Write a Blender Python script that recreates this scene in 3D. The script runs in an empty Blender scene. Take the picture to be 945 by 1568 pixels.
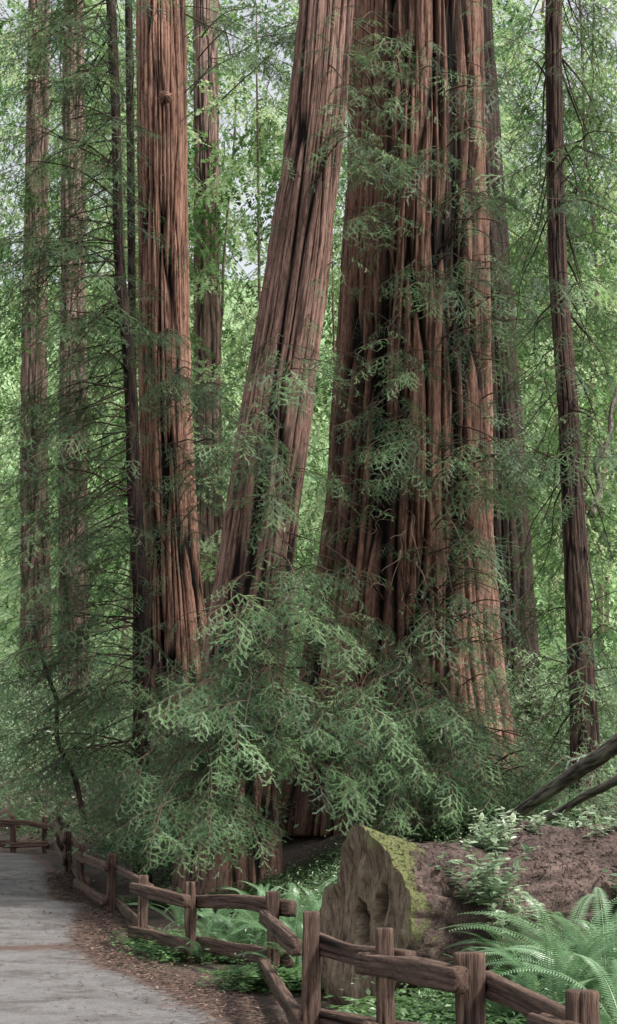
import bpy, math, random
import numpy as np
from mathutils import Vector
random.seed(7); rng=np.random.default_rng(7)
scene=bpy.context.scene
F=2500.0; CX=472.5; HZ=1253.0; EYE=1.6
def W(px,py,Y): return np.array([(px-CX)/F*Y, Y, EYE+(HZ-py)/F*Y])
# ---------------------------------------------------------------- noise
def _h(i,j,k,s):
    n=(i.astype(np.int64)*73856093)^(j.astype(np.int64)*19349663)^(k.astype(np.int64)*83492791)^(s*2654435)
    n=n&0xffffffff
    n=((n^(n>>13))*1274126177)&0xffffffff
    n=((n^(n>>16))*2246822519)&0xffffffff
    n=n^(n>>15)
    return (n&0xffff)/32767.5-1.0
def vn(x,y,z,s=0):
    x,y,z=np.broadcast_arrays(np.asarray(x,float),np.asarray(y,float),np.asarray(z,float))
    i=np.floor(x).astype(np.int64);j=np.floor(y).astype(np.int64);k=np.floor(z).astype(np.int64)
    a=x-i;b=y-j;c=z-k
    a=a*a*(3-2*a);b=b*b*(3-2*b);c=c*c*(3-2*c)
    r=0
    for di in (0,1):
        for dj in (0,1):
            for dk in (0,1):
                r=r+_h(i+di,j+dj,k+dk,s)*(a if di else 1-a)*(b if dj else 1-b)*(c if dk else 1-c)
    return r
def fbm(x,y,z,s=0,o=3):
    r=0;A=1
    for q in range(o):
        r=r+A*vn(x*2**q,y*2**q,z*2**q,s+q*17);A*=.5
    return r
def ss(t): t=np.clip(t,0,1); return t*t*(3-2*t)
# ---------------------------------------------------------------- mesh helpers
def mesh_from(name,V,Fs,mats,attrs=None,midx=None,smooth=True):
    V=np.asarray(V,float)
    me=bpy.data.meshes.new(name)
    if isinstance(Fs,np.ndarray):
        n,k=Fs.shape
        me.vertices.add(len(V)); me.vertices.foreach_set("co",V.ravel())
        me.loops.add(n*k); me.loops.foreach_set("vertex_index",Fs.ravel().astype(np.int32))
        me.polygons.add(n); me.polygons.foreach_set("loop_start",np.arange(0,n*k,k,dtype=np.int32))
        me.update(calc_edges=True); me.validate()
    else:
        me.from_pydata(V.tolist(),[],[list(f) for f in Fs])
    for m in mats: me.materials.append(m)
    if midx is not None: me.polygons.foreach_set("material_index",np.asarray(midx,np.int32))
    if smooth: me.polygons.foreach_set("use_smooth",np.ones(len(me.polygons),bool))
    for k,(typ,arr) in (attrs or {}).items():
        a=me.attributes.new(k,typ,'POINT')
        a.data.foreach_set("vector" if typ=='FLOAT_VECTOR' else "value",np.asarray(arr,float).ravel() if typ!='INT' else np.asarray(arr,np.int32))
    me.update()
    return me
def obj(name,me,parent=None,loc=None):
    o=bpy.data.objects.new(name,me); scene.collection.objects.link(o)
    if parent: o.parent=parent
    if loc is not None: o.location=loc
    return o
def empty(name):
    return obj(name,None)
def tube(P,R,nseg,prof=None,disp=None,R0=None,cap=True,twist=0):
    P=np.asarray(P,float);R=np.asarray(R,float);n=len(P)
    if R0 is None:R0=R.mean()
    T=np.gradient(P,axis=0);T/=np.linalg.norm(T,axis=1)[:,None]+1e-9
    ref=np.array([1.,0,0]) if abs(T[:,2]).mean()>.7 else np.array([0,0,1.])
    e1=ref-T*(T@ref)[:,None];e1/=np.linalg.norm(e1,axis=1)[:,None]
    e2=np.cross(T,e1)
    s=np.concatenate([[0],np.cumsum(np.linalg.norm(np.diff(P,axis=0),axis=1))])
    th=np.linspace(0,2*np.pi,nseg,endpoint=False)
    TH,S=np.meshgrid(th,s)
    gx=np.cos(TH+twist*S)*R0;gy=np.sin(TH+twist*S)*R0
    r=R[:,None]*(prof(TH,S) if prof else 1.0)
    cav=np.zeros_like(TH)
    if disp:
        d,cav=disp(gx,gy,S); r=r+d
    V=P[:,None,:]+e1[:,None,:]*(r*np.cos(TH))[...,None]+e2[:,None,:]*(r*np.sin(TH))[...,None]
    gc=np.stack([gx,gy,S],-1).reshape(-1,3)
    V=V.reshape(-1,3);cav=cav.ravel()
    i=np.arange(n-1)[:,None]*nseg;j=np.arange(nseg)[None,:];j2=(j+1)%nseg
    Q=np.stack([i+j,i+j2,i+nseg+j2,i+nseg+j],-1).reshape(-1,4)
    if cap:
        for base,pt,fl in ((0,P[0],True),((n-1)*nseg,P[-1],False)):
            c=len(V);V=np.vstack([V,pt]);gc=np.vstack([gc,gc[base]*[0,0,1]]);cav=np.append(cav,0)
            jj=np.arange(0,nseg,2);a=base+jj;b=base+(jj+1)%nseg;d2=base+(jj+2)%nseg;cc=np.full_like(a,c)
            q=np.stack([cc,d2,b,a],-1) if fl else np.stack([cc,a,b,d2],-1)
            Q=np.vstack([Q,q])
    return V,Q,gc,cav
class Acc:
    def __init__(s): s.V=[];s.F=[];s.g=[];s.c=[];s.n=0
    def add(s,V,Q,g,c):
        s.V.append(V);s.F.append(Q+s.n);s.g.append(g);s.c.append(c);s.n+=len(V)
    def mesh(s,name,mats,smooth=True):
        return mesh_from(name,np.vstack(s.V),np.vstack(s.F),mats,{'gc':('FLOAT_VECTOR',np.vstack(s.g)),'cav':('FLOAT',np.concatenate(s.c))},smooth=smooth)
# ---------------------------------------------------------------- materials
def newmat(name):
    m=bpy.data.materials.new(name);m.use_nodes=True;nt=m.node_tree;nt.nodes.clear()
    return m,nt,nt.nodes.new,nt.links.new
def ramp(N,stops):
    r=N('ShaderNodeValToRGB');e=r.color_ramp.elements
    while len(e)<len(stops): e.new(.5)
    for x,(p,c) in zip(e,stops): x.position=p;x.color=(*c,1)
    return r
def noise_node(N,L,vec,scale,detail=4,rough=.6):
    n=N('ShaderNodeTexNoise');n.inputs['Scale'].default_value=scale;n.inputs['Detail'].default_value=detail;n.inputs['Roughness'].default_value=rough
    L(vec,n.inputs['Vector']);return n
def bark_mat(name,hi,lo,crev,sc=(14,14,1.1),bump=.8,moss=0.0,mosscol=(.12,.15,.035)):
    m,nt,N,L=newmat(name)
    at=N('ShaderNodeAttribute');at.attribute_name='gc'
    mp=N('ShaderNodeMapping');mp.inputs['Scale'].default_value=sc;L(at.outputs['Vector'],mp.inputs['Vector'])
    n=noise_node(N,L,mp.outputs[0],1.0,3,.6)
    mpf=N('ShaderNodeMapping');mpf.inputs['Scale'].default_value=(sc[0]*3.5,sc[1]*3.5,sc[2]*5);L(at.outputs['Vector'],mpf.inputs['Vector'])
    nf=noise_node(N,L,mpf.outputs[0],1.0,4,.75)
    mix=N('ShaderNodeMix');mix.data_type='FLOAT';mix.inputs[0].default_value=.6;L(n.outputs['Fac'],mix.inputs[2]);L(nf.outputs['Fac'],mix.inputs[3])
    r=ramp(N,[(.40,lo),(.49,tuple(a*.5+b*.5 for a,b in zip(hi,lo))),(.6,hi)]);L(mix.outputs[0],r.inputs[0])
    mp2=N('ShaderNodeMapping');mp2.inputs['Scale'].default_value=(1.2,1.2,.25);L(at.outputs['Vector'],mp2.inputs['Vector'])
    nb=noise_node(N,L,mp2.outputs[0],1.0,3,.5)
    hs=N('ShaderNodeHueSaturation')
    mr=N('ShaderNodeMapRange');mr.inputs['From Min'].default_value=.3;mr.inputs['From Max'].default_value=.7;mr.inputs['To Min'].default_value=.6;mr.inputs['To Max'].default_value=1.35
    L(nb.outputs['Fac'],mr.inputs['Value']);L(mr.outputs[0],hs.inputs['Value']);L(r.outputs[0],hs.inputs['Color'])
    cv=N('ShaderNodeAttribute');cv.attribute_name='cav'
    mx=N('ShaderNodeMix');mx.data_type='RGBA';L(cv.outputs['Fac'],mx.inputs[0]);L(hs.outputs[0],mx.inputs[6]);mx.inputs[7].default_value=(*crev,1)
    col=mx.outputs[2]
    if moss>0:
        ge=N('ShaderNodeNewGeometry');sp=N('ShaderNodeSeparateXYZ');L(ge.outputs['Normal'],sp.inputs[0])
        nm=noise_node(N,L,ge.outputs['Position'],5.0,8,.75)
        ad=N('ShaderNodeMath');ad.operation='MULTIPLY_ADD';L(sp.outputs['Z'],ad.inputs[0]);ad.inputs[1].default_value=.2;L(nm.outputs['Fac'],ad.inputs[2])
        mw=N('ShaderNodeAttribute');mw.attribute_name='mossw'
        a3=N('ShaderNodeMath');a3.operation='ADD';L(ad.outputs[0],a3.inputs[0]);L(mw.outputs['Fac'],a3.inputs[1])
        r2=ramp(N,[(.78-moss*.3,(0,0,0)),(.9-moss*.3,(1,1,1))]);L(a3.outputs[0],r2.inputs[0])
        nm2=noise_node(N,L,ge.outputs['Position'],45,3,.7);rm=ramp(N,[(.3,tuple(c*.4 for c in mosscol)),(.7,tuple(c*1.4 for c in mosscol))]);L(nm2.outputs['Fac'],rm.inputs[0])
        m2=N('ShaderNodeMix');m2.data_type='RGBA';L(r2.outputs[0],m2.inputs[0]);L(col,m2.inputs[6]);L(rm.outputs[0],m2.inputs[7]);col=m2.outputs[2]
    b=N('ShaderNodeBsdfPrincipled');L(col,b.inputs['Base Color']);b.inputs['Roughness'].default_value=.85;b.inputs['Specular IOR Level'].default_value=.2
    bp=N('ShaderNodeBump');bp.inputs['Strength'].default_value=bump;bp.inputs['Distance'].default_value=.045
    L(mix.outputs[0],bp.inputs['Height']);L(bp.outputs[0],b.inputs['Normal'])
    o=N('ShaderNodeOutputMaterial');L(b.outputs[0],o.inputs[0]);return m
def leaf_mat(name,c1,c2,c3,tr=.35,rough=.45,spec=.5,nscale=.6):
    m,nt,N,L=newmat(name)
    oi=N('ShaderNodeObjectInfo');ge=N('ShaderNodeNewGeometry')
    n=noise_node(N,L,ge.outputs['Position'],nscale,1,.6)
    ad=N('ShaderNodeMath');ad.operation='MULTIPLY_ADD';L(oi.outputs['Random'],ad.inputs[0]);ad.inputs[1].default_value=.6
    mu=N('ShaderNodeMath');mu.operation='MULTIPLY_ADD';L(n.outputs['Fac'],mu.inputs[0]);mu.inputs[1].default_value=1.4;mu.inputs[2].default_value=-.45
    L(mu.outputs[0],ad.inputs[2])
    r=ramp(N,[(.1,c1),(.5,c2),(.9,c3)]);L(ad.outputs[0],r.inputs[0])
    b=N('ShaderNodeBsdfPrincipled');L(r.outputs[0],b.inputs['Base Color']);b.inputs['Roughness'].default_value=rough;b.inputs['Specular IOR Level'].default_value=spec
    t=N('ShaderNodeBsdfTranslucent');hs=N('ShaderNodeHueSaturation');hs.inputs['Value'].default_value=1.4;hs.inputs['Saturation'].default_value=1.05;hs.inputs['Hue'].default_value=.49
    L(r.outputs[0],hs.inputs['Color']);L(hs.outputs[0],t.inputs[0])
    mx=N('ShaderNodeMixShader');mx.inputs[0].default_value=tr;L(b.outputs[0],mx.inputs[1]);L(t.outputs[0],mx.inputs[2])
    o=N('ShaderNodeOutputMaterial');L(mx.outputs[0],o.inputs[0]);return m
M_giant=bark_mat('bark_giant',(.31,.175,.128),(.06,.029,.021),(.006,.004,.003))
M_lean=bark_mat('bark_lean',(.36,.225,.18),(.085,.045,.035),(.010,.006,.005))
M_left=bark_mat('bark_left',(.48,.275,.20),(.12,.055,.04),(.006,.004,.003))
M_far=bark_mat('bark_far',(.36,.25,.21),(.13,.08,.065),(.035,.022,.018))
M_dark=bark_mat('bark_dark',(.075,.048,.038),(.02,.013,.011),(.006,.005,.004),sc=(20,20,4))
M_rthin=bark_mat('bark_rthin',(.14,.088,.068),(.03,.019,.015),(.008,.006,.005),sc=(20,20,2))
M_twig=bark_mat('twig_bark',(.13,.09,.065),(.05,.032,.024),(.02,.015,.01),sc=(30,30,5),bump=.2)
M_wood=bark_mat('weathered_wood',(.19,.122,.095),(.04,.025,.02),(.008,.006,.005),sc=(38,38,2.2),bump=.7)
M_log=bark_mat('log_bark',(.15,.105,.092),(.03,.021,.018),(.008,.006,.005),sc=(12,12,7),bump=1.0,moss=.08,mosscol=(.12,.13,.05))
M_grey=bark_mat('weathered_deadwood',(.26,.23,.19),(.08,.065,.055),(.02,.015,.012),sc=(25,25,2),bump=.8,moss=.12,mosscol=(.08,.09,.035))
M_logend=bark_mat('log_end_wood',(.34,.27,.195),(.085,.06,.043),(.006,.004,.003),sc=(16,16,2.2),bump=.9,moss=.15,mosscol=(.17,.18,.08))
M_need=leaf_mat('redwood_needles',(.012,.030,.013),(.05,.108,.044),(.19,.31,.14),tr=.24,rough=.42,spec=.35,nscale=1.1)
M_needfar=leaf_mat('hazed_distant_needles',(.035,.09,.028),(.14,.26,.09),(.48,.58,.34),tr=.45,rough=.6,spec=.3,nscale=.3)  # haze over the far trees is painted in as paler, brighter greens
M_fern=leaf_mat('fern_leaf',(.06,.13,.055),(.14,.25,.12),(.24,.37,.22),tr=.3,rough=.35,nscale=3)
M_sorrel=leaf_mat('sorrel_leaf',(.03,.075,.025),(.07,.14,.05),(.14,.25,.09),tr=.35,rough=.5,nscale=2)
M_broad=leaf_mat('broad_leaf',(.035,.075,.03),(.12,.20,.09),(.30,.38,.24),tr=.3,rough=.35,nscale=2)
M_pale=leaf_mat('pale_leaf',(.14,.21,.12),(.25,.33,.21),(.36,.43,.30),tr=.3,rough=.3,nscale=3)
# ---------------------------------------------------------------- terrain
EY=np.array([0,4,8,12.7,16.2,17.6,21,27,28.5,34.5,38.5,44,60.])
EX=np.array([2.2,1.55,.75,-.44,-1.44,-1.99,-2.75,-3.45,-4.15,-5.3,-6.3,-11,-24.])
def edge(Y): return np.interp(Y,EY,EX)
def H(X,Y):
    X,Y=np.broadcast_arrays(np.asarray(X,float),np.asarray(Y,float))
    d=X-edge(Y)
    base=np.interp(Y,[-50,0,20,25.5,30,38,45,60,90,140,250,600],[0,0,0,.12,.2,.7,1.0,2.0,10,34,85,120])
    bank=ss((d-.8)/6)*np.interp(Y,[0,12,16,27,35,60],[.3,.6,.8,1.5,1.7,2])
    lb=ss((-d-4.4)/6)*.8
    w=ss((np.abs(d+1.6)-2.3)/1.5)
    n=fbm(X*.8,Y*.8,0*X,3,3)*.10+vn(X*.1,Y*.1,0*X,9)*np.interp(Y,[40,90],[0.05,2.5])
    return base+bank+lb+w*n
xs=np.unique(np.concatenate([np.linspace(-600,-60,14),np.linspace(-60,-14,24),np.linspace(-14,14,190),np.linspace(14,60,24),np.linspace(60,600,14)]))
ys=np.unique(np.concatenate([np.linspace(-60,0,8),np.linspace(0,5,8),np.linspace(5,45,260),np.linspace(45,150,70),np.linspace(150,700,20)]))
X,Y=np.meshgrid(xs,ys);Z=H(X,Y)
nx=len(xs);i=np.arange(len(ys)-1)[:,None]*nx;j=np.arange(nx-1)[None,:]
Q=np.stack([i+j,i+j+1,i+nx+j+1,i+nx+j],-1).reshape(-1,4)
m,nt,N,L=newmat('forest_floor')
ge=N('ShaderNodeNewGeometry')
n1=noise_node(N,L,ge.outputs['Position'],.7,4,.6);n2=noise_node(N,L,ge.outputs['Position'],22,5,.7);n3=noise_node(N,L,ge.outputs['Position'],90,3,.7)
r1=ramp(N,[(.3,(.022,.014,.011)),(.5,(.065,.042,.033)),(.72,(.15,.105,.085))]);L(n2.outputs['Fac'],r1.inputs[0])
r2=ramp(N,[(.3,(.015,.018,.01)),(.7,(.04,.05,.024))]);L(n3.outputs['Fac'],r2.inputs[0])
r3=ramp(N,[(.5,(0,0,0)),(.62,(1,1,1))]);L(n1.outputs['Fac'],r3.inputs[0])
mx=N('ShaderNodeMix');mx.data_type='RGBA';L(r3.outputs[0],mx.inputs[0]);L(r1.outputs[0],mx.inputs[6]);L(r2.outputs[0],mx.inputs[7])
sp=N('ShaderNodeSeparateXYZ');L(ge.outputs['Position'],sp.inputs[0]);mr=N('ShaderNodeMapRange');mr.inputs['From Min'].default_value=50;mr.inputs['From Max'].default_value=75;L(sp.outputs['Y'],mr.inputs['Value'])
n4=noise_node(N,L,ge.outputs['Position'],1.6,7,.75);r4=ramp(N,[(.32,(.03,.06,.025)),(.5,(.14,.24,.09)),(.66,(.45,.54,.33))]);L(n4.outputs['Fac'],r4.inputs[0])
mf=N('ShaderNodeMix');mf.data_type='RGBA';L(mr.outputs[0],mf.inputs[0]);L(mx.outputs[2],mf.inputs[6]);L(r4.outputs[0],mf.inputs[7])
b=N('ShaderNodeBsdfPrincipled');b.inputs['Roughness'].default_value=.9;L(mf.outputs[2],b.inputs['Base Color'])
bp=N('ShaderNodeBump');bp.inputs['Strength'].default_value=.8;bp.inputs['Distance'].default_value=.03;L(n2.outputs['Fac'],bp.inputs['Height']);L(bp.outputs[0],b.inputs['Normal'])
o=N('ShaderNodeOutputMaterial');L(b.outputs[0],o.inputs[0]);M_ground=m
obj('ground',mesh_from('ground',np.stack([X,Y,Z],-1).reshape(-1,3),Q,[M_ground]))
# path
yy=np.concatenate([np.linspace(-2,44,240),np.linspace(44.3,60,40)])
uu=np.linspace(0,1,26)
U,YY=np.meshgrid(uu,yy)
XX=edge(YY)-.05-(1-U)*3.3+vn(YY*1.2,0*YY,0*YY,5)*.08*(U>.9)
ZZ=H(XX,YY)+.012+.02*np.sin(U*np.pi)
nx=len(uu);i=np.arange(len(yy)-1)[:,None]*nx;j=np.arange(nx-1)[None,:]
Q=np.stack([i+j,i+j+1,i+nx+j+1,i+nx+j],-1).reshape(-1,4)
m,nt,N,L=newmat('asphalt_path')
ge=N('ShaderNodeNewGeometry');at=N('ShaderNodeAttribute');at.attribute_name='edge'
a=noise_node(N,L,ge.outputs['Position'],60,5,.85);c=noise_node(N,L,ge.outputs['Position'],1.3,7,.75);d=noise_node(N,L,ge.outputs['Position'],9,5,.7)
r1=ramp(N,[(.37,(.07,.065,.064)),(.5,(.135,.128,.127)),(.63,(.23,.22,.215))]);L(a.outputs['Fac'],r1.inputs[0])
r2=ramp(N,[(.38,(.5,.46,.44)),(.5,(.85,.84,.83)),(.6,(1,1,1))]);L(c.outputs['Fac'],r2.inputs[0])
mu=N('ShaderNodeMix');mu.data_type='RGBA';mu.blend_type='MULTIPLY';mu.inputs[0].default_value=1;L(r1.outputs[0],mu.inputs[6]);L(r2.outputs[0],mu.inputs[7])
ad=N('ShaderNodeMath');ad.operation='ADD';L(at.outputs['Fac'],ad.inputs[0]);L(d.outputs['Fac'],ad.inputs[1])
r3=ramp(N,[(.6,(0,0,0)),(.82,(1,1,1))]);L(ad.outputs[0],r3.inputs[0])
mx=N('ShaderNodeMix');mx.data_type='RGBA';L(r3.outputs[0],mx.inputs[0]);L(mu.outputs[2],mx.inputs[6]);mx.inputs[7].default_value=(.075,.043,.033,1)
b=N('ShaderNodeBsdfPrincipled');b.inputs['Roughness'].default_value=.8;L(mx.outputs[2],b.inputs['Base Color'])
bp=N('ShaderNodeBump');bp.inputs['Strength'].default_value=.5;bp.inputs['Distance'].default_value=.012;L(a.outputs['Fac'],bp.inputs['Height']);L(bp.outputs[0],b.inputs['Normal'])
o=N('ShaderNodeOutputMaterial');L(b.outputs[0],o.inputs[0])
eg=np.clip(np.maximum(1-(1-U)*3.3/.45,1-U*3.3/.45),0,1)*.5
eg=np.maximum(eg,.38*np.exp(-((YY-(19.6+.45*(XX+4)))/.5)**2))
obj('footpath',mesh_from('footpath',np.stack([XX,YY,ZZ],-1).reshape(-1,3),Q,[m],{'edge':('FLOAT',eg.ravel())}))
# ---------------------------------------------------------------- trunks
def barkdisp(amp,kf=5,kz=.35,seed=1,lobe=0.0):
    def f(gx,gy,s):
        wx=vn(gx*2,gy*2,s*.5,seed+50)*.03
        a=fbm(gx*kf+wx*kf,gy*kf,s*kz,seed,2)
        b2=vn(gx*kf*2.3,gy*kf*2.3+wx*kf,s*kz*1.8,seed+5)
        b3=vn(gx*kf*4.6,gy*kf*4.6,s*kz*4,seed+7)
        c=vn(gx*kf*9,gy*kf*9,s*kz*12,seed+9)
        f1=np.exp(-(a/.13)**2);f2=np.exp(-(b2/.13)**2);f3=np.exp(-(b3/.16)**2)
        lo=vn(gx*1.1,gy*1.1,s*.10,seed+20)*lobe
        d=-amp*f1-amp*.55*f2-amp*.25*f3+amp*.2*c+lo
        return d,np.clip(f1**1.2+f2*.7+f3*.35,0,1)
    return f
def survey_trunk(Y,rows,nseg,nring,mat,amp,kf=5,kz=.35,seed=1,lobe=0,top=7,wob=.0,meshname='trunk'):
    rows=sorted(rows,key=lambda r:-r[0])
    z=[EYE+(HZ-r[0])/F*Y for r in rows];cx=[((r[1]+r[2])/2-CX)/F*Y for r in rows];rr=[(r[2]-r[1])/2/F*Y for r in rows]
    sl=(cx[-1]-cx[-2])/(z[-1]-z[-2])
    z.append(z[-1]+top);cx.append(cx[-1]+sl*top);rr.append(rr[-1]*.88)
    g=float(H(cx[0],Y))-.5
    if g<z[0]:
        sl=(cx[0]-cx[1])/(z[0]-z[1]); cx.insert(0,cx[0]+sl*(g-z[0])*.3);rr.insert(0,rr[0]*1.12);z.insert(0,g)
    zz=np.linspace(z[0],z[-1],nring)
    def sm(v):
        v=np.interp(zz,z,v);k=max(3,nring//14)|1
        pv=np.pad(v,k//2,mode='edge');return np.convolve(pv,np.ones(k)/k,'valid')
    c=sm(cx);r=sm(rr)
    P=np.stack([c+vn(zz*.4,0*zz,0*zz,seed)*wob,np.full_like(zz,Y)+vn(zz*.3,0*zz,0*zz,seed+3)*wob,zz],-1)
    V,Q,g,cv=tube(P,r+amp*.35,nseg,disp=barkdisp(amp,kf,kz,seed,lobe),R0=r.mean())
    me=mesh_from(meshname,V,Q,[mat],{'gc':('FLOAT_VECTOR',g),'cav':('FLOAT',cv)})
    return me,P,r
TREES={}
def tree(key,name,Y,rows,nseg,nring,mat,amp,**k):
    e=empty(name);me,P,r=survey_trunk(Y,rows,nseg,nring,mat,amp,**k)
    obj('trunk',me,e);TREES[key]=dict(e=e,P=P,r=r,br=Acc(),b=[]);return e
tree('G','redwood_tree',31,[(0,540,738),(250,532,742),(400,520,744),(600,508,748),(800,496,752),(900,484,758),(1000,470,768),(1120,455,785),(1280,425,810)],640,420,M_giant,.16,kf=2.7,kz=.15,seed=11,lobe=.17,top=9)
tree('G2','redwood_tree',34,[(0,660,752),(250,668,768),(600,690,795),(800,700,810),(1000,705,826),(1200,700,840)],200,260,M_dark,.08,kf=4,kz=.3,seed=23,lobe=.06,top=9)
tree('L','redwood_tree',27,[(0,462,538),(200,444,524),(430,408,500),(600,378,480),(800,346,456),(1000,313,440),(1200,284,425),(1290,270,432)],420,380,M_lean,.07,kf=4.4,kz=.2,seed=31,lobe=.04,top=8)
tree('A','redwood_tree',36,[(0,208,285),(400,212,289),(600,216,292),(700,218,297),(850,217,306),(1000,212,325),(1100,205,335)],340,400,M_left,.11,kf=4.0,kz=.18,seed=41,lobe=.05,top=9)
tree('T','fir_tree',31,[(0,163,178),(200,171,185),(430,178,194),(600,188,207),(800,198,221),(1000,204,228),(1150,205,232)],48,200,M_dark,.015,kf=14,kz=1.5,seed=51,top=7,wob=.05)
tree('T2','fir_tree',38,[(0,190,201),(300,194,206),(700,200,213),(1000,204,218)],40,160,M_dark,.012,kf=14,kz=1.5,seed=52,top=7,wob=.05)
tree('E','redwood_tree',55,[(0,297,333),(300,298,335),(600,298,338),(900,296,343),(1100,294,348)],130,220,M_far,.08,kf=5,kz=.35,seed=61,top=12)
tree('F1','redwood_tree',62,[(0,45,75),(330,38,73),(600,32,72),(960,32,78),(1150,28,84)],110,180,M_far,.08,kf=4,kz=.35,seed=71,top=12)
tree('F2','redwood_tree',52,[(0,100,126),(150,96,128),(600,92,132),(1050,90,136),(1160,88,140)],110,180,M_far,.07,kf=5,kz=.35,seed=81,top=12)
tree('R','fir_tree',24,[(0,836,860),(300,844,870),(600,851,881),(900,863,900),(1150,869,914),(1250,866,920)],90,260,M_rthin,.02,kf=12,kz=.8,seed=91,top=6,wob=.06)
for k,(px,py) in enumerate([(256,165),(252,285)]):
    c=W(px,py,36);rr=.2 if k==0 else .12
    P=[(c[0],36-.45-rr*t,c[2]+.02*t) for t in (-.6,0,.35,.6,.8)]
    A2=Acc();A2.add(*tube(P,[rr*1.4,rr,rr*.8,rr*.5,rr*.15],24,disp=barkdisp(.03,12,6,7),R0=rr))
    obj('burl',A2.mesh('burl',[M_left]),TREES['A']['e'])
# ---------------------------------------------------------------- foliage prototypes
protocol=bpy.data.collections.new('needle_boughs')
def mk_bough(idx,seed,L0,droop,mat,dens=1.0,col=None,nl=.022,nw=.012,sp=.0165,sub=.06,stems=True,tw=.075):
    r=random.Random(seed);V=[];Fc=[];MI=[]
    def stem(pts,ra,rb):
        n=len(pts);b0=len(V)
        for q,p in enumerate(pts):
            rad=ra+(rb-ra)*q/(n-1)
            for a in range(3):
                t=a*2.094;V.append((p[0],p[1]+rad*math.cos(t),p[2]+rad*math.sin(t)))
        for q in range(n-1):
            for a in range(3):
                Fc.append((b0+q*3+a,b0+q*3+(a+1)%3,b0+q*3+3+(a+1)%3,b0+q*3+3+a));MI.append(1)
    def needles(p0,d,ln,up):
        side=d.cross(up).normalized();n=max(3,int(ln/sp));cup=r.uniform(-.25,.35)
        for q in range(n):
            t=q/n;p=p0+d*(ln*t)-up*(.12*ln*t*t);l=nl*(1-.6*t**3)*r.uniform(.85,1.15)
            for sg in (-1,1):
                dd=(side*sg+d*r.uniform(.5,.8)+up*(cup+r.uniform(-.1,.1))).normalized()
                tip=p+dd*l;b0=len(V);w=d*nw*.5
                V.extend([tuple(p-w),tuple(p+w),tuple(tip)]);Fc.append((b0,b0+1,b0+2));MI.append(0)
    n=8;pts=[]
    bend=r.uniform(-.15,.15)
    for q in range(n):
        t=q/(n-1);pts.append(Vector((L0*t,bend*L0*t*t+r.uniform(-.008,.008),-droop*L0*t*t)))
    stem(pts,.006,.0015)
    def at(t):
        f=t*(n-1);k=min(int(f),n-2);return pts[k].lerp(pts[k+1],f-k),(pts[k+1]-pts[k]).normalized()
    nt=int(L0/tw*dens)
    for q in range(nt):
        t=.12+.88*(q+r.random()*.6)/nt
        if t>1:t=1
        p,d=at(t);sg=1 if q%2 else -1
        up=Vector((0,0,1)); side=d.cross(up).normalized()*sg
        ln=L0*.45*(1-.7*t)*min(1,t*4+.35)*r.uniform(.6,1.25)
        ang=r.uniform(.75,1.1)
        dr=(d*math.cos(ang)+side*math.sin(ang)+up*r.uniform(-.5,-.02)).normalized()
        up2=(up-dr*up.dot(dr)+side*r.uniform(-.3,.3)).normalized()
        if stems:
            q2=[p+dr*(ln*k/2)-Vector((0,0,1))*(.15*ln*(k/2)**2) for k in range(3)]
            stem(q2,.0028,.001)
        needles(p,dr,ln,up2)
        m2=int(ln/sub)
        for w in range(m2):
            tt=(w+.5+r.random()*.4)/m2
            s2=dr.cross(up2).normalized()*(1 if w%2 else -1)
            pp=p+dr*(ln*tt)-Vector((0,0,1))*(.15*ln*tt*tt)
            d3=(dr*.75+s2*.8+up2*r.uniform(-.25,.05)).normalized()
            needles(pp,d3,max(.05,min(.18,ln*.5)*(1-.45*tt)*r.uniform(.7,1.25)),(up2+s2*r.uniform(-.25,.25)).normalized())
    needles(pts[-2],(pts[-1]-pts[-2]).normalized(),.12,Vector((0,0,1)))
    me=mesh_from('bough_%02d'%idx,V,Fc,[mat,M_twig],midx=MI,smooth=False)
    o=bpy.data.objects.new('bough_%02d'%idx,me);(col or protocol).objects.link(o)
    return len(Fc)
print('near tris',[mk_bough(k,100+k,random.uniform(.7,1.0),random.uniform(.12,.4),M_need) for k in range(7)])
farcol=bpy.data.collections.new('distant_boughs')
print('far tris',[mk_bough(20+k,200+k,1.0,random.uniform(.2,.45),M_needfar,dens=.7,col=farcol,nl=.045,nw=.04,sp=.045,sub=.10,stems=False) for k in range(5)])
def mk_leafy(idx,seed,col,mat,n=170,R=.5,ls=.06,flat=.7):
    r=random.Random(seed);V=[];Fc=[]
    for q in range(n):
        p=Vector((r.gauss(0,.45),r.gauss(0,.45),abs(r.gauss(0,.5))*flat))*R
        d=Vector((r.gauss(0,1),r.gauss(0,1),r.gauss(.1,.5))).normalized()
        u=Vector((r.gauss(0,.4),r.gauss(0,.4),1)).normalized();s=d.cross(u).normalized();l=ls*r.uniform(.6,1.4);w=l*.27
        b0=len(V);up=s.cross(d)
        V.extend([tuple(p),tuple(p+d*l*.45+s*w+up*w*.3),tuple(p+d*l-up*l*.1),tuple(p+d*l*.45-s*w+up*w*.3)])
        Fc.append((b0,b0+1,b0+2));Fc.append((b0,b0+2,b0+3))
    me=mesh_from('leafy_%02d'%idx,V,Fc,[mat],smooth=False)
    o=bpy.data.objects.new('leafy_%02d'%idx,me);col.objects.link(o)
leafcol=bpy.data.collections.new('broadleaf_clumps')
for k in range(4): mk_leafy(k,300+k,leafcol,M_broad)
sorcol=bpy.data.collections.new('sorrel_clumps')
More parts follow.
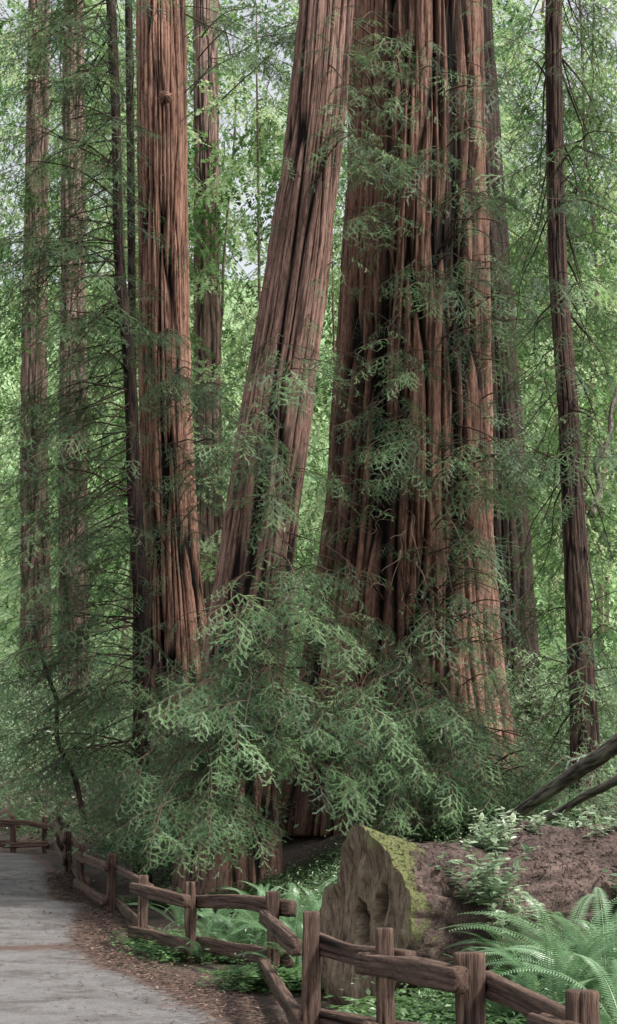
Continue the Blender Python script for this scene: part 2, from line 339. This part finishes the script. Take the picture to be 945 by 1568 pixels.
def mk_sorrel(idx,seed):
    r=random.Random(seed);V=[];Fc=[]
    for q in range(30):
        c=Vector((r.gauss(0,.12),r.gauss(0,.12),r.uniform(.02,.13)));a0=r.random()*6.28;tl=Vector((r.gauss(0,.2),r.gauss(0,.2),0))
        for k in range(3):
            a=a0+k*2.094;d=Vector((math.cos(a),math.sin(a),-.15));d.z+=d.dot(tl);s=Vector((-math.sin(a),math.cos(a),0));l=r.uniform(.022,.04);b0=len(V)
            V.extend([tuple(c),tuple(c+d*l*.7+s*l*.55),tuple(c+d*l*.95),tuple(c+d*l*.7-s*l*.55)]);Fc.append((b0,b0+1,b0+2));Fc.append((b0,b0+2,b0+3))
    o=bpy.data.objects.new('sorrel_%02d'%idx,mesh_from('sorrel_%02d'%idx,V,Fc,[M_sorrel],smooth=False));sorcol.objects.link(o)
for k in range(3): mk_sorrel(k,400+k)
# ---------------------------------------------------------------- instancing
GN={}
def gn_for(col):
    if col.name in GN: return GN[col.name]
    ng=bpy.data.node_groups.new('scatter_'+col.name,'GeometryNodeTree')
    ng.interface.new_socket('Geometry',in_out='INPUT',socket_type='NodeSocketGeometry');ng.interface.new_socket('Geometry',in_out='OUTPUT',socket_type='NodeSocketGeometry')
    N=ng.nodes.new;L=ng.links.new
    gi=N('NodeGroupInput');go=N('NodeGroupOutput');ip=N('GeometryNodeInstanceOnPoints');ci=N('GeometryNodeCollectionInfo')
    ci.inputs['Collection'].default_value=col;ci.inputs['Separate Children'].default_value=True;ci.inputs['Reset Children'].default_value=True
    def na(nm,t):
        a=N('GeometryNodeInputNamedAttribute');a.data_type=t;a.inputs['Name'].default_value=nm;return a.outputs['Attribute']
    er=N('FunctionNodeEulerToRotation')
    L(gi.outputs[0],ip.inputs['Points']);L(ci.outputs[0],ip.inputs['Instance']);ip.inputs['Pick Instance'].default_value=True
    L(na('idx','INT'),ip.inputs['Instance Index']);L(na('rot','FLOAT_VECTOR'),er.inputs[0]);L(er.outputs[0],ip.inputs['Rotation']);L(na('scl','FLOAT'),ip.inputs['Scale'])
    L(ip.outputs[0],go.inputs[0]);GN[col.name]=ng;return ng
def scatter(name,pts,rots,scls,col,parent=None):
    n=len(pts);me=bpy.data.meshes.new(name);me.vertices.add(n);me.vertices.foreach_set('co',np.asarray(pts,float).ravel())
    a=me.attributes.new('rot','FLOAT_VECTOR','POINT');a.data.foreach_set('vector',np.asarray(rots,float).ravel())
    a=me.attributes.new('scl','FLOAT','POINT');a.data.foreach_set('value',np.asarray(scls,float))
    a=me.attributes.new('idx','INT','POINT');a.data.foreach_set('value',rng.integers(0,len(col.objects),n).astype(np.int32))
    print(name,n)
    o=obj(name,me,parent);mo=o.modifiers.new('scatter','NODES');mo.node_group=gn_for(col);return o
# ---------------------------------------------------------------- branches
R_=random.Random(5)
def branch(t,S,E,sag,r0,start=.35,step=.36,scl=(.75,1.3),bare=0.0,down=(.1,.7)):
    ln=np.linalg.norm(E-S);n=max(6,int(ln/.18));u=np.linspace(0,1,n)
    P=S+(E-S)*u[:,None]
    P[:,2]+=np.sin(u*np.pi)*sag*ln
    sd=R_.randint(0,999)
    P[:,0]+=vn(u*3,0*u,0*u,sd)*.07*ln*u;P[:,2]+=vn(u*4,0*u,0*u,sd+1)*.05*ln*u
    V,Q,g,c=tube(P,r0*(1-.85*u)+.003,5,cap=False,R0=r0);t['br'].add(V,Q,g,c)
    s=start*ln;k=0
    while s<ln:
        f=s/ln*(n-1);a=min(int(f),n-2);p=P[a]+(P[a+1]-P[a])*(f-a);d=P[a+1]-P[a]
        if R_.random()>bare:
            hd=math.atan2(d[1],d[0])+(1 if k%2 else -1)*R_.uniform(.4,1.25)
            t['b'].append((p,(R_.gauss(0,.3),R_.uniform(*down),hd),R_.uniform(*scl)))
        s+=step*R_.uniform(.6,1.4);k+=1
    d=P[-1]-P[-2]
    if bare<.8: t['b'].append((P[-1],(R_.gauss(0,.3),R_.uniform(*down),math.atan2(d[1],d[0])),R_.uniform(*scl)))
def cluster(key,px,py,rx,ry,y0,y1,n,**k):
    t=TREES[key]
    for q in range(n):
        a=R_.random()*6.283;rr=math.sqrt(R_.random());Yd=R_.uniform(y0,y1)
        E=W(px+rx*rr*math.cos(a),py+ry*rr*math.sin(a),Yd)
        g=float(H(E[0],E[1]))+.25
        if E[2]<g:E[2]=g+R_.random()*.3
        zs=E[2]+R_.uniform(-.3,1.3);P=t['P'];i=int(np.clip(np.searchsorted(P[:,2],zs),0,len(P)-1))
        c=P[i].copy();d=E-c;d[2]=0;d/=np.linalg.norm(d)+1e-6
        S=c+d*t['r'][i]*.85
        L0=np.linalg.norm(E-S)
        if L0>3.2:
            S=E+(S-E)*(3.2/L0)+np.array([0,0,.1])
        branch(t,S,E,R_.uniform(.02,.14),R_.uniform(.008,.018),**k)
def sprouts(key,z0,z1,n,ln=(.35,1.0)):
    t=TREES[key];P=t['P']
    for q in range(n):
        z=R_.uniform(z0,z1);i=int(np.clip(np.searchsorted(P[:,2],z),0,len(P)-1))
        a=-math.pi/2+R_.gauss(0,.95);d=np.array([math.cos(a),math.sin(a),0])
        S=P[i]+d*t['r'][i]*.95;E=S+d*R_.uniform(*ln)+np.array([R_.gauss(0,.2),0,R_.uniform(-.35,.25)])
        branch(t,S,E,.08,.006,start=.4,step=.4,scl=(.45,.85),down=(.2,1.0))
C=cluster
C('G',620,130,95,30,27,28.8,6);C('G',600,240,110,40,26.5,28.5,9);C('G',560,310,70,30,26.5,28,4);C('G',680,430,80,25,27,28.5,5)
C('G',560,560,60,90,27,28.8,3);C('G',650,580,60,25,27,28.5,3);C('G',780,250,50,120,27,30,9);C('G',800,440,60,110,27,30,12)
C('G',790,640,70,110,27,30,13);C('G',770,780,80,70,27,29.5,9);C('G',620,695,110,32,26.5,28.5,8);C('G',540,730,60,50,26.5,28.5,4)
C('G',730,870,80,40,26.5,28.5,4);C('G',640,1000,120,40,25.5,28,9,bare=.3);C('G',780,980,70,60,26,29,8,bare=.3);C('G',720,1150,110,60,24.5,28,22)
C('G',590,1110,110,65,24,27.5,20);C('G',820,1180,60,60,25,29,10);C('G',610,1215,120,45,23.5,27,18);C('G',760,1240,90,35,23,26.5,12)
C('G',880,1210,60,40,22,26,8);C('G',680,950,130,130,25,27.5,30,bare=1);C('G',600,1120,140,90,23.5,26,26,bare=1);C('G',560,830,80,80,26,27.5,12,bare=1)
C('L',530,170,40,60,24.5,26,5);C('L',430,585,70,22,23.5,26,5);C('L',400,700,80,38,23.5,26,8);C('L',470,760,60,40,24,26,4)
C('L',510,890,70,35,24,26,5);C('L',450,965,110,38,23,25.5,13);C('L',400,1055,110,50,22.5,25,18);C('L',340,1140,90,50,22.5,25,14)
C('L',490,1120,110,60,22.5,25,18);C('L',290,1265,90,35,21.5,24.5,15);C('L',260,1180,60,50,23,25,7)
C('A',230,480,50,40,32,34.5,5);C('A',250,600,60,40,32,34.5,5);C('A',300,720,80,50,31,34,8);C('A',240,820,55,50,31,34,4)
C('A',330,620,50,45,31,34,6);C('A',230,1090,90,60,29,34,14);C('A',180,1190,80,60,27,33,14);C('A',220,1245,80,40,26,30,16)
sprouts('G',3,17,50);sprouts('L',4,15,28,(.3,.7));sprouts('A',4,19,34,(.3,.7));sprouts('R',1,13,30,(.3,.9))
for py in range(-40,1150,58):
    C('T',95,py+60,100,30,28,33,8,down=(.1,.5),bare=.05,scl=(.9,1.5),step=.34)
    if py%3==0:C('T',215,py,30,30,29,30.5,1)
C('T2',180,300,60,300,35,38,12)
C('A',400,60,60,60,30,36,8);C('G',500,40,90,40,26,29,8)
for py in range(0,1150,90):
    C('R',905,py+30,50,45,22,27,4,bare=.1)
    C('R',815,py+30,40,45,23,28,2,bare=.1)
C('R',880,1170,70,50,21,25,8)
for k,t in TREES.items():
    if t['b']:
        obj('branches',t['br'].mesh('branches',[M_dark if k in('T','T2','R') else M_twig]),t['e'])
        scatter('needle_foliage',[b[0] for b in t['b']],[b[1] for b in t['b']],[b[2] for b in t['b']],protocol,t['e'])
# ---------------------------------------------------------------- distant forest
tr=Acc();pts=[];ro=[];sc=[]
df=random.Random(12)
for q in range(85):
    Yd=df.uniform(44,110);Xd=df.uniform(-.25,.25)*Yd
    px=Xd/Yd*F+CX
    if 330<px<440 and df.random()<.5: continue
    if px<150 and Yd<56: continue
    g=float(H(Xd,Yd));ht=df.uniform(.3,.62)*Yd;r0=df.uniform(.06,.2)
    zz=np.linspace(g-.3,g+ht,24);P=np.stack([Xd+vn(zz*.15,0*zz,0*zz,q)*.7,np.full_like(zz,Yd),zz],-1)
    if q%3==0: tr.add(*tube(P,r0*(1-.8*np.linspace(0,1,24)),10,R0=r0,disp=barkdisp(.02,8,1,q)))
    n=int(df.uniform(70,120))
    for k in range(n):
        f=df.random()**.8;z=g+1+f*(ht-1);Rc=(1-f*.5)*df.uniform(1.5,4.5)
        if z>EYE+.54*Yd: continue
        a=df.random()*6.283;rr=Rc*df.uniform(.05,.9)
        pts.append((Xd+rr*math.cos(a),Yd+rr*math.sin(a),z));ro.append((df.gauss(0,.4),df.uniform(0,.8),a+df.gauss(0,.5)));sc.append(df.uniform(1.2,2.6)*(.7+Yd/150))
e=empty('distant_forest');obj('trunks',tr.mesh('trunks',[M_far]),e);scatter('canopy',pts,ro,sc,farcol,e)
pts=[];ro=[];sc=[]
for q in range(1900):
    Yd=df.uniform(30,70);Xd=df.uniform(-.23,.24)*Yd
    d=Xd-float(edge(Yd))
    if -4.2<d<1.2: continue
    pts.append((Xd,Yd,float(H(Xd,Yd))+df.random()**2*2.2));ro.append((df.gauss(0,.3),df.gauss(0,.3),df.random()*6.28));sc.append(df.uniform(1.0,2.4))
scatter('understory_shrubs',pts,ro,sc,leafcol)
# ---------------------------------------------------------------- fence
fe=empty('split_rail_fence')
posts=[(1.62,5.0),(1.12,6.7),(.87,8.66),(.495,10.35),(.012,11.7),(-.33,15.7),(-1.3,18.0),(-2.05,20.1),(-3.09,25.5),(-4.14,29.8),(-5.0,34),(-5.85,38.3),(-6.35,39.2),(-7.15,39.5),(-8.6,40),(-10.5,41.5)]
def sq(w,h,p=5):
    def f(TH,S): return 1/((np.abs(np.cos(TH)/w)**p+np.abs(np.sin(TH)/h)**p)**(1/p))
    return f
def wooddisp(seed,a=.008):
    def f(gx,gy,s):
        d=fbm(gx*9,gy*9,s*1.2,seed,3)*a*1.3+vn(gx*40,gy*40,s*1.5,seed+3)*a*.5
        cr=np.exp(-(vn(gx*16,gy*16,s*.7,seed+8)/.09)**2)
        return d-cr*.008,np.clip(-vn(gx*40,gy*40,s*1.5,seed+3)*1.2-.3+cr*.8,0,1)
    return f
def beam(A,B,w,h,seed,name,bend=.02):
    A=np.array(A,float);B=np.array(B,float);n=26;u=np.linspace(0,1,n)
    u2=np.concatenate([[0],u*.985+.0075,[1]]);P=A+(B-A)*u2[:,None]
    ac=Acc();R=1+.12*vn(u2*3,0*u2,0*u2,seed+40);R[0]*=.88;R[-1]*=.88
    P[:,2]+=vn(u2*2,0*u2,0*u2,seed)*bend
    ac.add(*tube(P,R,40,prof=sq(w,h,6),disp=wooddisp(seed),R0=.1))
    return obj(name,ac.mesh(name,[M_wood]),fe)
for k,(x,y) in enumerate(posts):
    g=float(H(x,y));r=random.Random(k+60)
    w=.068*r.uniform(.85,1.1);beam((x,y,g-.2),(x+r.uniform(-.03,.03),y+r.uniform(-.02,.02),g+.9+r.uniform(-.03,.04)),w,w*r.uniform(.85,1),k+10,'post_%d'%(k+1),bend=0)
for k in range(len(posts)-1):
    a=np.array(posts[k]);b2=np.array(posts[k+1]);d=b2-a;ln=np.linalg.norm(d);d/=ln;nrm=np.array([d[1],-d[0]])
    if nrm[0]>0:nrm=-nrm
    sgn=1 if k%2==0 else -1
    for lv,zz in enumerate((.72,.2)):
        r=random.Random(k*7+lv)
        off=nrm*(.105 if sgn>0 else -.105)
        A=a-d*r.uniform(.12,.3)+off;B=b2+d*r.uniform(.12,.3)+off*r.uniform(.8,1)
        za=float(H(*a))+zz+r.uniform(-.07,.05);zb=float(H(*b2))+zz+r.uniform(-.07,.05)
        beam((A[0],A[1],za),(B[0],B[1],zb),.068*r.uniform(.85,1.2),.042*r.uniform(.8,1.2),k*5+lv,'rail_%d'%(k*2+lv+1),bend=.025)
# ---------------------------------------------------------------- fallen log
le=empty('fallen_log')
n=110;u=np.linspace(0,1,n);d=np.array([.86,.5,.0]);d/=np.linalg.norm(d)
P0=np.array([.44,13.8,.66]);P=P0+d*(u*6.5)[:,None];P[:,2]+=u*.25
Rr=.64+.06*u-.03*np.sin(u*20)+ .12*np.exp(-u*14)
def lprof(TH,S): return 1+.10*np.sin(TH*2+.6)+.06*np.sin(TH*3+1.3+S*.3)+.05*np.sin(TH*5+2)*np.exp(-S)
def ldisp(gx,gy,s):
    a=fbm(gx*3,gy*3,s*1.6,77,5);b2=vn(gx*14,gy*14,s*9,78)
    f=np.exp(-(vn(gx*5,gy*5,s*1.2,79)/.12)**2)
    return a*.08+b2*.025-f*.03,np.clip(f*.5,0,1)
ns=200
V,Q,g,cv=tube(P,Rr,ns,prof=lprof,disp=ldisp,cap=False,R0=.6)
sgl=g[:,2]
mw=.42*np.exp(-(np.maximum(sgl-.12-.3*vn(g[:,0]*3,g[:,1]*3,0*sgl,5),0)/.32)**2)-.06
me=mesh_from('log_body',V,Q,[M_log],{'gc':('FLOAT_VECTOR',g),'cav':('FLOAT',cv),'mossw':('FLOAT',mw)});obj('log_body',me,le)
logV=V.reshape(n,ns,3)
ring=V[:ns];cen=P[0]
K=44
VV=[]
for k in range(K):
    t=1-k/(K-1)*.985
    VV.append(cen+(ring-cen)*t)
VV=np.vstack(VV);rel=VV-cen;e1=np.cross(d,[0,0,1]);lx=rel@e1;lz=rel[:,2]
hol=np.exp(-(((lx-.04+.12*lz)/.11)**2+((lz+.02)/.34)**2)*1.2)+.8*np.exp(-(((lx-.27)/.05)**2+((lz-.15)/.2)**2))+.7*np.exp(-(((lx+.25)/.06)**2+((lz+.2)/.18)**2))
nn=fbm(lx*6,lz*2.2,0*lx,90,4)
hol=np.clip(hol+nn*.2,0,1.2);tt=np.repeat(1-np.arange(K)/(K-1),ns)
dep=np.clip(hol-.3,0,1)*.7*ss((1-tt)*5)+(nn*.045+vn(lx*22,lz*3,0*lx,91)*.022)*ss((1-tt)*8)+.10*lz*ss((1-tt)*3)
VV=VV+d*dep[:,None]
i=np.arange(K-1)[:,None]*ns;j=np.arange(ns)[None,:];j2=(j+1)%ns
Q=np.stack([i+j,i+ns+j,i+ns+j2,i+j2],-1).reshape(-1,4)
cvE=np.clip((hol-.35)*2,0,1)
me=mesh_from('cut_end',VV,Q,[M_logend],{'gc':('FLOAT_VECTOR',np.stack([lx,dep*0,lz],-1)),'cav':('FLOAT',cvE),'mossw':('FLOAT',.25*ss((tt-.75)/.2)-.35*cvE)});obj('cut_end',me,le)
for (a,b2,ya,yb,r0,nm,mt,wb) in (((975,1118),(775,1258),20,22.5,.11,'fallen_branch',M_grey,.01),((975,1175),(800,1275),19,21,.06,'fallen_branch',M_grey,.02),((130,1262),(52,950),30,31,.05,'bare_sapling',M_dark,.15),((905,790),(948,590),30,31,.07,'bare_sapling',M_grey,.15)):
    A=W(*a,ya);B=W(*b2,yb);u=np.linspace(0,1,30);Pp=A+(B-A)*u[:,None];Pp[:,2]+=vn(u*4,0*u,0*u,4)*wb*.4;Pp[:,0]+=vn(u*5,0*u,0*u,6)*wb*np.sin(u*np.pi)
    ac=Acc();ac.add(*tube(Pp,r0*(1.1-.4*u),20,disp=barkdisp(.012,14,2,8),R0=r0));obj(nm,ac.mesh('limb',[mt]))
# ---------------------------------------------------------------- ferns
def fern_mesh(seed,nf=18,L0=1.0):
    r=random.Random(seed);V=[];Fc=[]
    for f in range(nf):
        az=f*2.39996+r.uniform(-.3,.3);el=r.uniform(.9,1.45);L1=L0*r.uniform(.7,1.1);n=60
        p=Vector((0,0,0));h=Vector((math.cos(az),math.sin(az),0));side=Vector((-math.sin(az),math.cos(az),0));curl=r.uniform(1.1,2.0);roll=r.uniform(-.4,.4)
        for q in range(n):
            t=q/n;e_=el-curl*t**1.4;d=h*math.cos(e_)+Vector((0,0,1))*math.sin(e_)
            up=side.cross(d)*-1
            if up.z<0: up=-up
            p=p+d*(L1/n);
            w=.0025*(1-t)+.0008;b0=len(V);V.extend([tuple(p-side*w),tuple(p+side*w),tuple(p+side*w+d*L1/n),tuple(p-side*w+d*L1/n)]);Fc.append((b0,b0+1,b0+2,b0+3))
            if t<.12: continue
            l=.115*L0*min(1,(t-.08)*5)*(1-t)**.55*r.uniform(.9,1.08);pw=.006
            for sg in (-1,1):
                s2=(side*sg*math.cos(roll)+up*math.sin(roll)*sg+up*.12+d*.25).normalized();b0=len(V)
                V.extend([tuple(p),tuple(p+s2*l*.3+d*pw),tuple(p+s2*l-up*l*.18),tuple(p+s2*l*.3-d*pw)]);Fc.append((b0,b0+1,b0+2,b0+3))
    return mesh_from('sword_fern',V,Fc,[M_fern],smooth=False)
fms=[fern_mesh(k,12+k*2) for k in range(4)]
ferns=[(850,11.8,1.3),(930,11.9,1.4),(770,12.1,.85),(960,10.4,1.1),(930,13.4,1.4),(865,13.2,1.25),(800,13.2,.9),(905,14.2,1.2),(370,19.0,1.1),(450,17.6,1.2),(415,18.6,1.15),(330,20.5,.95),(470,16.3,.9),(500,18.5,1.1),(280,22,.9),(400,21.5,.9),(900,17.8,.9),(840,18.5,.8),(440,15.8,.7),(345,18.6,.8),(940,19,.9),(30,43,1.0),(660,8.6,.4),(560,11.4,.4),(310,17.9,.6),(700,10,.45)]
for k,(px,y,s) in enumerate(ferns):
    x=(px-CX)/F*y;o=obj('sword_fern' ,fms[k%4],None,(x,y,float(H(x,y))+.02));o.rotation_euler=(0,0,k*1.7);o.scale=(s,s,s)
def shrub_mesh(seed,R=.45,ls=.10):
    r=random.Random(seed);V=[];Fc=[]
    for st in range(20):
        a=r.random()*6.28;h=Vector((math.cos(a)*r.uniform(.1,.9),math.sin(a)*r.uniform(.1,.9),1)).normalized();p=Vector((0,0,0));ln=R*r.uniform(.7,1.6)
        for q in range(16):
            t=q/16;d=(h+Vector((r.gauss(0,.08),r.gauss(0,.08),-t*.5))).normalized();p2=p+d*ln/16
            s=d.cross(Vector((1,0,0))).normalized()*.003;b0=len(V);V.extend([tuple(p-s),tuple(p+s),tuple(p2+s),tuple(p2-s)]);Fc.append((b0,b0+1,b0+2,b0+3))
            p=p2
            if t>.3:
                for w in range(2):
                    dd=Vector((r.gauss(0,1),r.gauss(0,1),r.uniform(-.2,.5))).normalized();u=Vector((r.gauss(0,.3),r.gauss(0,.3),1));sd=dd.cross(u).normalized();up=sd.cross(dd);l=ls*r.uniform(.6,1.25);wd=l*.24;b0=len(V)
                    V.extend([tuple(p),tuple(p+dd*l*.35+sd*wd+up*.004),tuple(p+dd*l*.75+sd*wd*.7),tuple(p+dd*l-up*l*.12),tuple(p+dd*l*.75-sd*wd*.7),tuple(p+dd*l*.35-sd*wd+up*.004)])
                    Fc.append((b0,b0+1,b0+2,b0+3));Fc.append((b0,b0+3,b0+4,b0+5))
    return mesh_from('huckleberry_shrub',V,Fc,[M_pale],smooth=False)
sm_=[shrub_mesh(k) for k in range(2)]
for k,(x,y,z,s) in enumerate([(1.48,13.55,.8,1.0),(1.7,13.55,.5,.8),(1.6,14.2,1.2,.75),(1.95,14.6,1.25,.6),(2.5,15.0,1.2,.8),(3.0,15.3,1.25,.9),(2.9,14.4,.75,.8),(3.4,16.8,.95,1.1),(2.2,16.6,1.0,1.1)]):
    o=obj('huckleberry_shrub',sm_[k%2],None,(x,y,z));o.rotation_euler=(0,0,k*2.1);o.scale=(s,s,s)
# sorrel ground cover
pts=[];ro=[];sc=[]
for q in range(6500):
    y=df.uniform(7,27);x=float(edge(y))+.5+df.random()**1.3*6
    if abs(x-edge(y))<.7 and df.random()<.4: continue
    if vn(x*.9,y*.9,0,33)<-.0: continue
    rel=np.array([x,y])-P0[:2];al=rel@d[:2];pe=rel@np.array([-d[1],d[0]])
    if -.1<al<7 and abs(pe)<.5: continue
    pts.append((x,y,float(H(x,y))));ro.append((0,0,df.random()*6.28));sc.append(df.uniform(.7,1.7))
scatter('wood_sorrel_groundcover',pts,ro,sc,sorcol)
pts=[];ro=[];sc=[]
for q in range(520):
    y=df.uniform(11,27);x=float(edge(y))+.9+df.random()*7
    if vn(x*.7,y*.7,0,35)<-.1: continue
    rel=np.array([x,y])-P0[:2];al=rel@d[:2];pe=rel@np.array([-d[1],d[0]])
    if -.6<al<7 and -1.1<pe<.4: continue
    pts.append((x,y,float(H(x,y))+df.random()*.1));ro.append((0,0,df.random()*6.28));sc.append(df.uniform(.4,1.0))
scatter('low_undergrowth',pts,ro,sc,leafcol)
pts=[];ro=[];sc=[]
for q in range(450):
    y=df.uniform(22,50);x=float(edge(y))-3.9-df.random()*5
    pts.append((x,y,float(H(x,y))+df.random()*.4));ro.append((0,0,df.random()*6.28));sc.append(df.uniform(.5,1.3))
scatter('roadside_shrubs',pts,ro,sc,leafcol)
# leaf litter
V=[]
m,nt,N,L=newmat('dead_needles');b=N('ShaderNodeBsdfPrincipled');ge=N('ShaderNodeNewGeometry');rp=ramp(N,[(0,(.03,.019,.015)),(.6,(.10,.052,.037)),(1,(.24,.16,.12))]);L(ge.outputs['Random Per Island'],rp.inputs[0]);L(rp.outputs[0],b.inputs[0]);b.inputs['Roughness'].default_value=.9
o=N('ShaderNodeOutputMaterial');L(b.outputs[0],o.inputs[0])
def flake(x,y,z,l,w):
    a=df.random()*6.283;c,s=math.cos(a),math.sin(a);t=df.uniform(-.3,.3)*l
    V.extend([(x-c*l-s*w,y-s*l+c*w,z-t*.3),(x-c*l+s*w,y-s*l-c*w,z-t*.3),(x+c*l+s*w,y+s*l-c*w,z+abs(t)),(x+c*l-s*w,y+s*l+c*w,z+abs(t))])
for q in range(26000):
    y=df.uniform(8,34);k=df.random()
    x=float(edge(y))+(df.gauss(.08,.22) if k<.70 else (df.uniform(.1,3) if k<.92 else -abs(df.gauss(0,1.3))))
    l=df.uniform(.010,.03)*(1+(y-8)/26);w=l*df.uniform(.12,.35);z=float(np.interp(y,[0,20,25.5,30,38],[0,0,.12,.2,.7])) if x<edge(y)+.8 else float(H(x,y));flake(x,y,z+.034+df.random()*.012,l,w)
for q in range(12000):
    i=int(df.random()*109);j=df.randint(0,ns-1);p=logV[i,j]
    if p[2]-P[i,2]<.2: continue
    flake(p[0]+df.gauss(0,.02),p[1]+df.gauss(0,.02),p[2]+.012,df.uniform(.012,.04),df.uniform(.003,.008))
V=np.array(V);Q=np.arange(len(V)).reshape(-1,4)
obj('leaf_litter',mesh_from('leaf_litter',V,Q,[m],smooth=False))
# ---------------------------------------------------------------- light, sky, camera
w=bpy.data.worlds.new('World');scene.world=w;w.use_nodes=True;nt=w.node_tree
bg=nt.nodes['Background'];sk=nt.nodes.new('ShaderNodeTexSky');sk.sky_type='NISHITA';sk.sun_disc=False
EL=54;AZ=120
sk.sun_elevation=math.radians(EL);sk.sun_rotation=math.radians(AZ);sk.dust_density=4;sk.air_density=1.2
hs=nt.nodes.new('ShaderNodeHueSaturation');hs.inputs['Saturation'].default_value=.22;hs.inputs['Value'].default_value=1.7
nt.links.new(sk.outputs[0],hs.inputs['Color']);nt.links.new(hs.outputs[0],bg.inputs[0]);bg.inputs[1].default_value=.15
sd=bpy.data.lights.new('sun','SUN');sd.energy=5;sd.angle=math.radians(5);sd.color=(1,.96,.89)
so=obj('sun',sd);ds=Vector((math.sin(math.radians(AZ))*math.cos(math.radians(EL)),math.cos(math.radians(AZ))*math.cos(math.radians(EL)),math.sin(math.radians(EL))))
so.rotation_euler=(-ds).to_track_quat('-Z','Y').to_euler()
cam=bpy.data.cameras.new('camera');co=obj('camera',cam,None,(0,0,EYE));co.rotation_euler=(math.pi/2,0,0)
cam.sensor_fit='VERTICAL';cam.sensor_height=36;cam.sensor_width=36;cam.lens=36*F/1568;cam.shift_y=(HZ-784)/1568;cam.clip_end=3000;cam.clip_start=.1
scene.camera=co
scene.view_settings.view_transform='Standard';scene.view_settings.look='None';scene.view_settings.exposure=0
